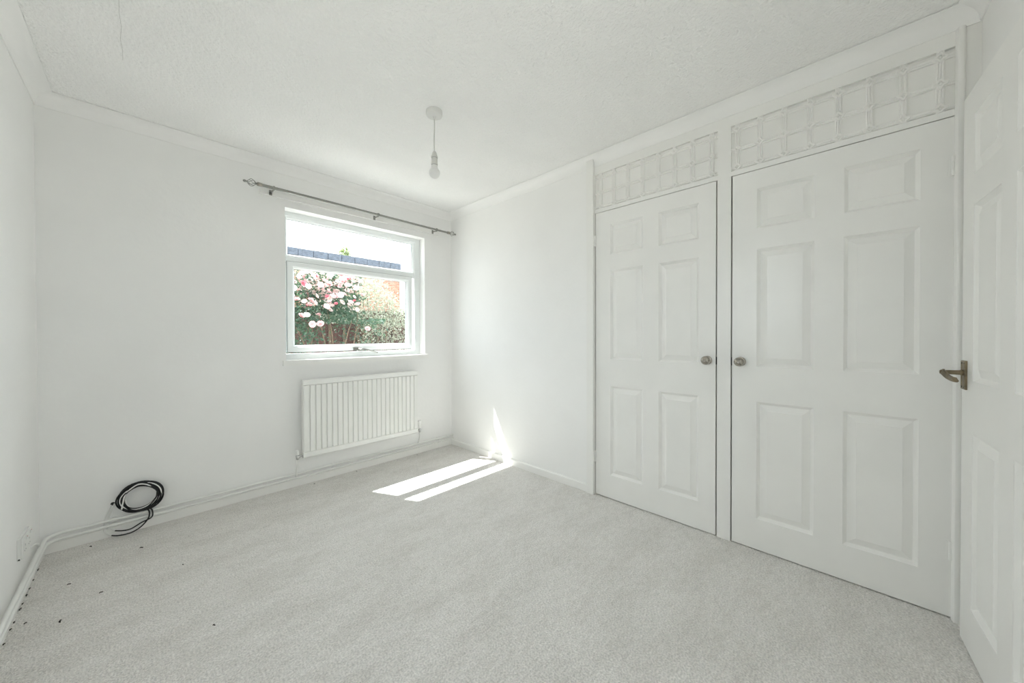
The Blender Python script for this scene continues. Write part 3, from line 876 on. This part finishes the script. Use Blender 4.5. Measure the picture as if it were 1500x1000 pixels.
# brick building beyond the fence
BY = 14.4
BX1, BZ1 = 7.80, 4.28
bw = empty('brick_building', (3, BY, -0.25))
tag(bw, 'red brick flat-roofed building beyond the garden fence', 'building')
MB().box(-6, BX1 - 0.004, BY + 0.012, BY + 5, -0.25, BZ1 - 0.255).build('mortar_wall', M['mortar'], bw)
CT = 0.50
cx = BX1 + 0.02; ct = MB().box(0, CT - 0.014, -0.06, 0.30, 0, 0.26)
tile = None
while cx > 2.6:
    cx -= CT
    if tile is None:
        tile = ct.build('coping_tile', M['coping'], None, bevel=0.006); t = tile
        t.location = (cx, BY, BZ1 - 0.26); attach(t, bw)
    else:
        t = tile.copy(); sc.collection.objects.link(t)
        t.location = (cx, BY, BZ1 - 0.26 + random.uniform(-.006, .006))
bl_ = MB().box(-6, cx - 0.012, BY - 0.06, BY + 0.3, BZ1 - 0.26, BZ1).build('coping_run', M['coping'], bw)
BW_, BHT = 0.225, 0.075
bmesh_ = {}
rows = []
top = BZ1 - 0.262
cand = []
r = 0
while top - (r + 1) * BHT > 1.4:
    z = top - (r + 1) * BHT
    off = (r % 2) * BW_ / 2
    k = 0
    while True:
        x1 = BX1 - k * BW_ - off
        if k == 0 and off: cand.append((BX1 - off + 0.0, z, BW_ / 2))
        if x1 - BW_ < 3.0: break
        cand.append((x1 - BW_, z, BW_)); k += 1
    r += 1
# the largest-looking 300 are single bricks, those furthest along the wall and behind the shrubs are one joined part
def shown(c):
    x, z, wd = c
    hid = 0.0
    if z < 2.3: hid += 3.0
    if z > 3.75 - (x - 3.6) * 0.03: hid += 1.0
    return hid + abs(z - 3.1) * 0.3 + wd * 0
cand.sort(key=shown)
protos = {}
rest = MB()
for i, (x, z, wd) in enumerate(cand):
    if i < 300:
        mi = random.choices(range(4), (5, 4, 3, 3))[0]
        key = (round(wd, 3), mi)
        if key not in protos:
            b = MB().box(0, wd - 0.014, 0, 0.05, 0, BHT - 0.014).build('brick', M['brick'][mi], None)
            protos[key] = b
        else:
            b = protos[key].copy(); sc.collection.objects.link(b)
        b.location = (x, BY + random.uniform(-0.003, 0.002), z)
        b.parent = bw; b.matrix_parent_inverse = parent_world(bw).inverted()
    else:
        rest.box(x, x + wd - 0.014, BY, BY + 0.05, z, z + BHT - 0.014)
tag(rest.build('brickwork', M['brick'][0], bw), kind='stuff')

# lap fence
FYY = 7.0
fe = empty('garden_fence', (3, FYY, -0.25))
tag(fe, 'brown lap panel fence with upright battens behind the roses', 'fence')
board = None
z = -0.25; k = 0
while z < 1.50:
    pr = MB().prism([(0.0, 0.0), (0.012, 0.125), (0.018, 0.125), (0.012, 0.0)], 0, 0.0, 7.6)
    if board is None:
        board = pr.build('fence_board', M['fence'], None); b = board
    else:
        b = board.copy(); sc.collection.objects.link(b)
    b.location = (-1.0, FYY - 0.012 * 0, z)
    b.parent = fe; b.matrix_parent_inverse = parent_world(fe).inverted()
    z += 0.108; k += 1
post = None
for x in (0.7, 1.35, 1.72, 2.05, 2.36, 2.62, 2.88, 3.02, 3.28, 3.62, 4.0, 4.6):
    if post is None:
        post = MB().box(-0.022, 0.022, -0.032, -0.002, 0, 1.80).build('fence_batten', M['post'], None, bevel=0.003); b = post
    else:
        b = post.copy(); sc.collection.objects.link(b)
    b.location = (x, FYY, -0.25)
    b.parent = fe; b.matrix_parent_inverse = parent_world(fe).inverted()
MB().box(-1.0, 6.6, FYY - 0.03, FYY + 0.05, 1.60, 1.63).build('fence_capping', M['fence'], fe)

# foliage helpers
def leaves(n, inside, size, bounds, rnd, up_bias=0.3):
    m = MB(); c = 0; t = 0
    while c < n and t < n * 60:
        t += 1
        p = Vector([rnd.uniform(*b) for b in bounds])
        if not inside(p, rnd): continue
        c += 1
        nrm = Vector((rnd.gauss(0, 1), rnd.gauss(0, 1) - 0.3, rnd.gauss(0, 1) + up_bias)).normalized()
        a = nrm.orthogonal().normalized(); a.rotate(Matrix.Rotation(rnd.uniform(0, 6.3), 3, nrm))
        b = nrm.cross(a)
        s = size * rnd.uniform(0.6, 1.25)
        m.add([p - a * s, p + b * s * 0.42 + nrm * s * 0.1, p + a * s, p - b * s * 0.42 + nrm * s * 0.1], [(0, 1, 2), (0, 2, 3)])
    return m
def stems(n, base, spread, h, rnd):
    m = MB()
    for k in range(n):
        bx = base[0] + rnd.uniform(-spread * 0.4, spread * 0.4); by = base[1] + rnd.uniform(-0.08, 0.08)
        pts = [(bx, by, base[2])]
        dx, dy = rnd.uniform(-spread, spread), rnd.uniform(-0.15, 0.15)
        for q in (0.35, 0.7, 1.0):
            pts.append((bx + dx * q ** 1.5 + rnd.uniform(-.05, .05), by + dy * q, base[2] + h * q * rnd.uniform(0.9, 1.02)))
        m.tube(spline(pts, 4), [0.014 - 0.0008 * j for j in range(13)], 6)
    return m
# climbing rose: dense lower, arching dome on top
rose = empty('rose_bush', (1.9, 5.9, -0.25))
tag(rose, 'large climbing rose bush covered in pale pink blooms', 'rose bush')
def in_rose(p, rnd):
    x, y, z = p
    topz = 2.06 - 0.10 * (x - 1.95) ** 2 - 0.55 * max(0, x - 2.30) ** 1.2 - 0.28 * max(0, 1.65 - x)
    topz += 0.05 * math.sin(9 * x + 3 * y) + 0.04 * math.sin(17 * x)
    if z > topz: return False
    if x > (2.36 if z > 1.40 else 2.80) + 0.06 * math.sin(23 * z): return False
    d = abs(y - 5.80) / (0.32 if z > 1.35 else 0.26)
    if d > 1: return False
    low = 0.32 + 0.55 * max(0.0, min(1.0, (z - 0.95) / 0.6))
    if 1.75 < x < 2.9 and z < 1.32: low *= 0.22
    return rnd.random() < low
rr_ = random.Random(11)
lf = leaves(9000, in_rose, 0.030, ((0.9, 2.95), (5.4, 6.15), (0.3, 2.2)), rr_)
tag(lf.build('rose_foliage', M['leaf'], rose, flip=False), kind='stuff')
stems(9, (1.9, 5.8, -0.25), 0.75, 2.1, rr_).build('rose_stems', M['stem'], rose)
def bloom(mname, r):
    m = MB()
    for layer, (n, rr, zz, tilt) in enumerate(((6, r, 0.0, 0.55), (5, r * 0.72, r * 0.18, 0.95), (4, r * 0.42, r * 0.30, 1.25))):
        for k in range(n):
            a = 2 * PI * k / n + layer * 0.5
            d = Vector((math.cos(a), math.sin(a), 0)); s = Vector((-math.sin(a), math.cos(a), 0)); u = Vector((0, 0, 1))
            def pp(t, w_): return d * (rr * t * math.cos(tilt) + rr * 0.12) + u * (zz + rr * t * math.sin(tilt)) + s * (w_ * rr)
            m.add([pp(0, -0.15), pp(0, 0.15), pp(0.6, 0.55), pp(1.0, 0.30), pp(1.0, -0.30), pp(0.6, -0.55)], [(0, 1, 2, 5), (5, 2, 3, 4)])
    m.lathe([(0.001, 0), (r * 0.22, r * 0.1), (r * 0.16, r * 0.45), (0.001, r * 0.5)], (0, 0, 0), (0, 0, 1), 8)
    return m.build(mname, M['petal'], None, flip=False)
flower_src = {}
for nm, mt in (('pink', 'petal'), ('pale', 'petal2'), ('deep', 'bud')):
    f = bloom('rose_bloom', 0.046)
    f.data.materials[0] = M[mt]
    flower_src[nm] = [f, False]
def put_flower(kind, p, s):
    src = flower_src[kind]
    if not src[1]:
        o_ = src[0]; src[1] = True
    else:
        o_ = src[0].copy(); sc.collection.objects.link(o_)
    o_.location = p
    # open towards the light and slightly towards the house
    v = Vector((rr_.gauss(0, 0.5), -1.0 + rr_.gauss(0, 0.3), 0.75 + rr_.gauss(0, 0.4)))
    o_.rotation_euler = v.to_track_quat('Z', 'Y').to_euler()
    o_.scale = (s, s, s)
    o_.parent = rose; o_.matrix_parent_inverse = parent_world(rose).inverted()
sp_pts = [(1.73, 1.423), (1.629, 1.292), (1.746, 1.294), (2.436, 1.232), (1.887, 1.57), (1.87, 1.50), (1.86, 1.66), (2.03, 1.62), (2.16, 1.63), (1.95, 1.72), (1.50, 1.40), (1.56, 1.41), (1.60, 1.55), (1.62, 1.62), (1.44, 1.62), (2.27, 1.60), (2.12, 1.88), (1.98, 1.92)]
for x, z in sp_pts:
    put_flower('pink' if rr_.random() < 0.6 else 'pale', (x, 5.52 + rr_.uniform(-.03, .03), z), rr_.uniform(0.9, 1.1))
cnt = 0
while cnt < 230:
    x = rr_.uniform(1.15, 2.50); z = rr_.uniform(1.5, 2.15); y = rr_.uniform(5.46, 5.95)
    if not in_rose(Vector((x, 5.80, z)), rr_): continue
    if z < 1.62 + 0.5 * abs(x - 1.85) and rr_.random() < 0.75: continue
    put_flower(rr_.choices(('pale', 'pink', 'deep'), (7, 3, 0.4))[0], (x, y, z), rr_.uniform(0.65, 1.05)); cnt += 1
for x, z in ((1.83, 1.70), (1.80, 1.545), (2.22, 1.66), (1.95, 1.60)):
    put_flower('deep', (x, 5.5, z), 0.55)

# pale variegated shrub to the right, reaching behind the roses
shr = empty('variegated_shrub', (2.9, 6.35, -0.25))
tag(shr, 'loose cream and green variegated shrub beside the rose bush', 'shrub')
def in_sh(p, rnd):
    x, y, z = p
    topz = 2.30 - 0.50 * max(0.0, x - 2.75) - 0.25 * max(0.0, x - 3.2) - 0.2 * max(0, 2.3 - x)
    topz += 0.07 * math.sin(8 * x + 2) + 0.05 * math.sin(19 * x)
    if z > topz: return False
    if z < 1.35 and x < 2.75: return False
    if ((y - 6.58) / 0.30) ** 2 > 1: return False
    return rnd.random() < (0.9 if z > 1.3 else 0.45)
lf = leaves(9500, in_sh, 0.026, ((2.0, 4.2), (6.28, 6.88), (0.5, 2.3)), rr_)
tag(lf.build('shrub_foliage', M['paleleaf'], shr, flip=False), kind='stuff')
stems(8, (3.0, 6.62, -0.25), 0.6, 2.2, rr_).build('shrub_stems', M['stem'], shr)
# trees: one at the end of the brick building, one showing above its roof
def tree(name, label, x, y, zb, zt, rx, n, size):
    t = empty(name, (x, y, -0.25))
    tag(t, label, 'tree')
    zc = (zb + zt) / 2; rz = (zt - zb) / 2
    def ins(p, rnd):
        q = ((p.x - x) / rx) ** 2 + ((p.y - y) / rx) ** 2 + ((p.z - zc) / rz) ** 2
        return q < 1 - 0.25 * rnd.random()
    lf_ = leaves(n, ins, size, ((x - rx, x + rx), (y - rx, y + rx), (zb, zt)), rr_)
    tag(lf_.build('tree_foliage', M['treeleaf'], t, flip=False), kind='stuff')
    MB().tube([(x, y, -0.25), (x + 0.05, y, zb), (x, y, zc)], [0.14, 0.10, 0.04], 8).build('trunk', M['stem'], t)
tree('garden_tree', 'pale green leafy tree beside the end of the brick building', 8.35, 13.2, 0.8, 3.5, 0.75, 3500, 0.07)
tree('distant_tree', 'small treetop showing above the roof of the brick building', 8.3, 22.0, 4.6, 6.50, 0.42, 600, 0.11)
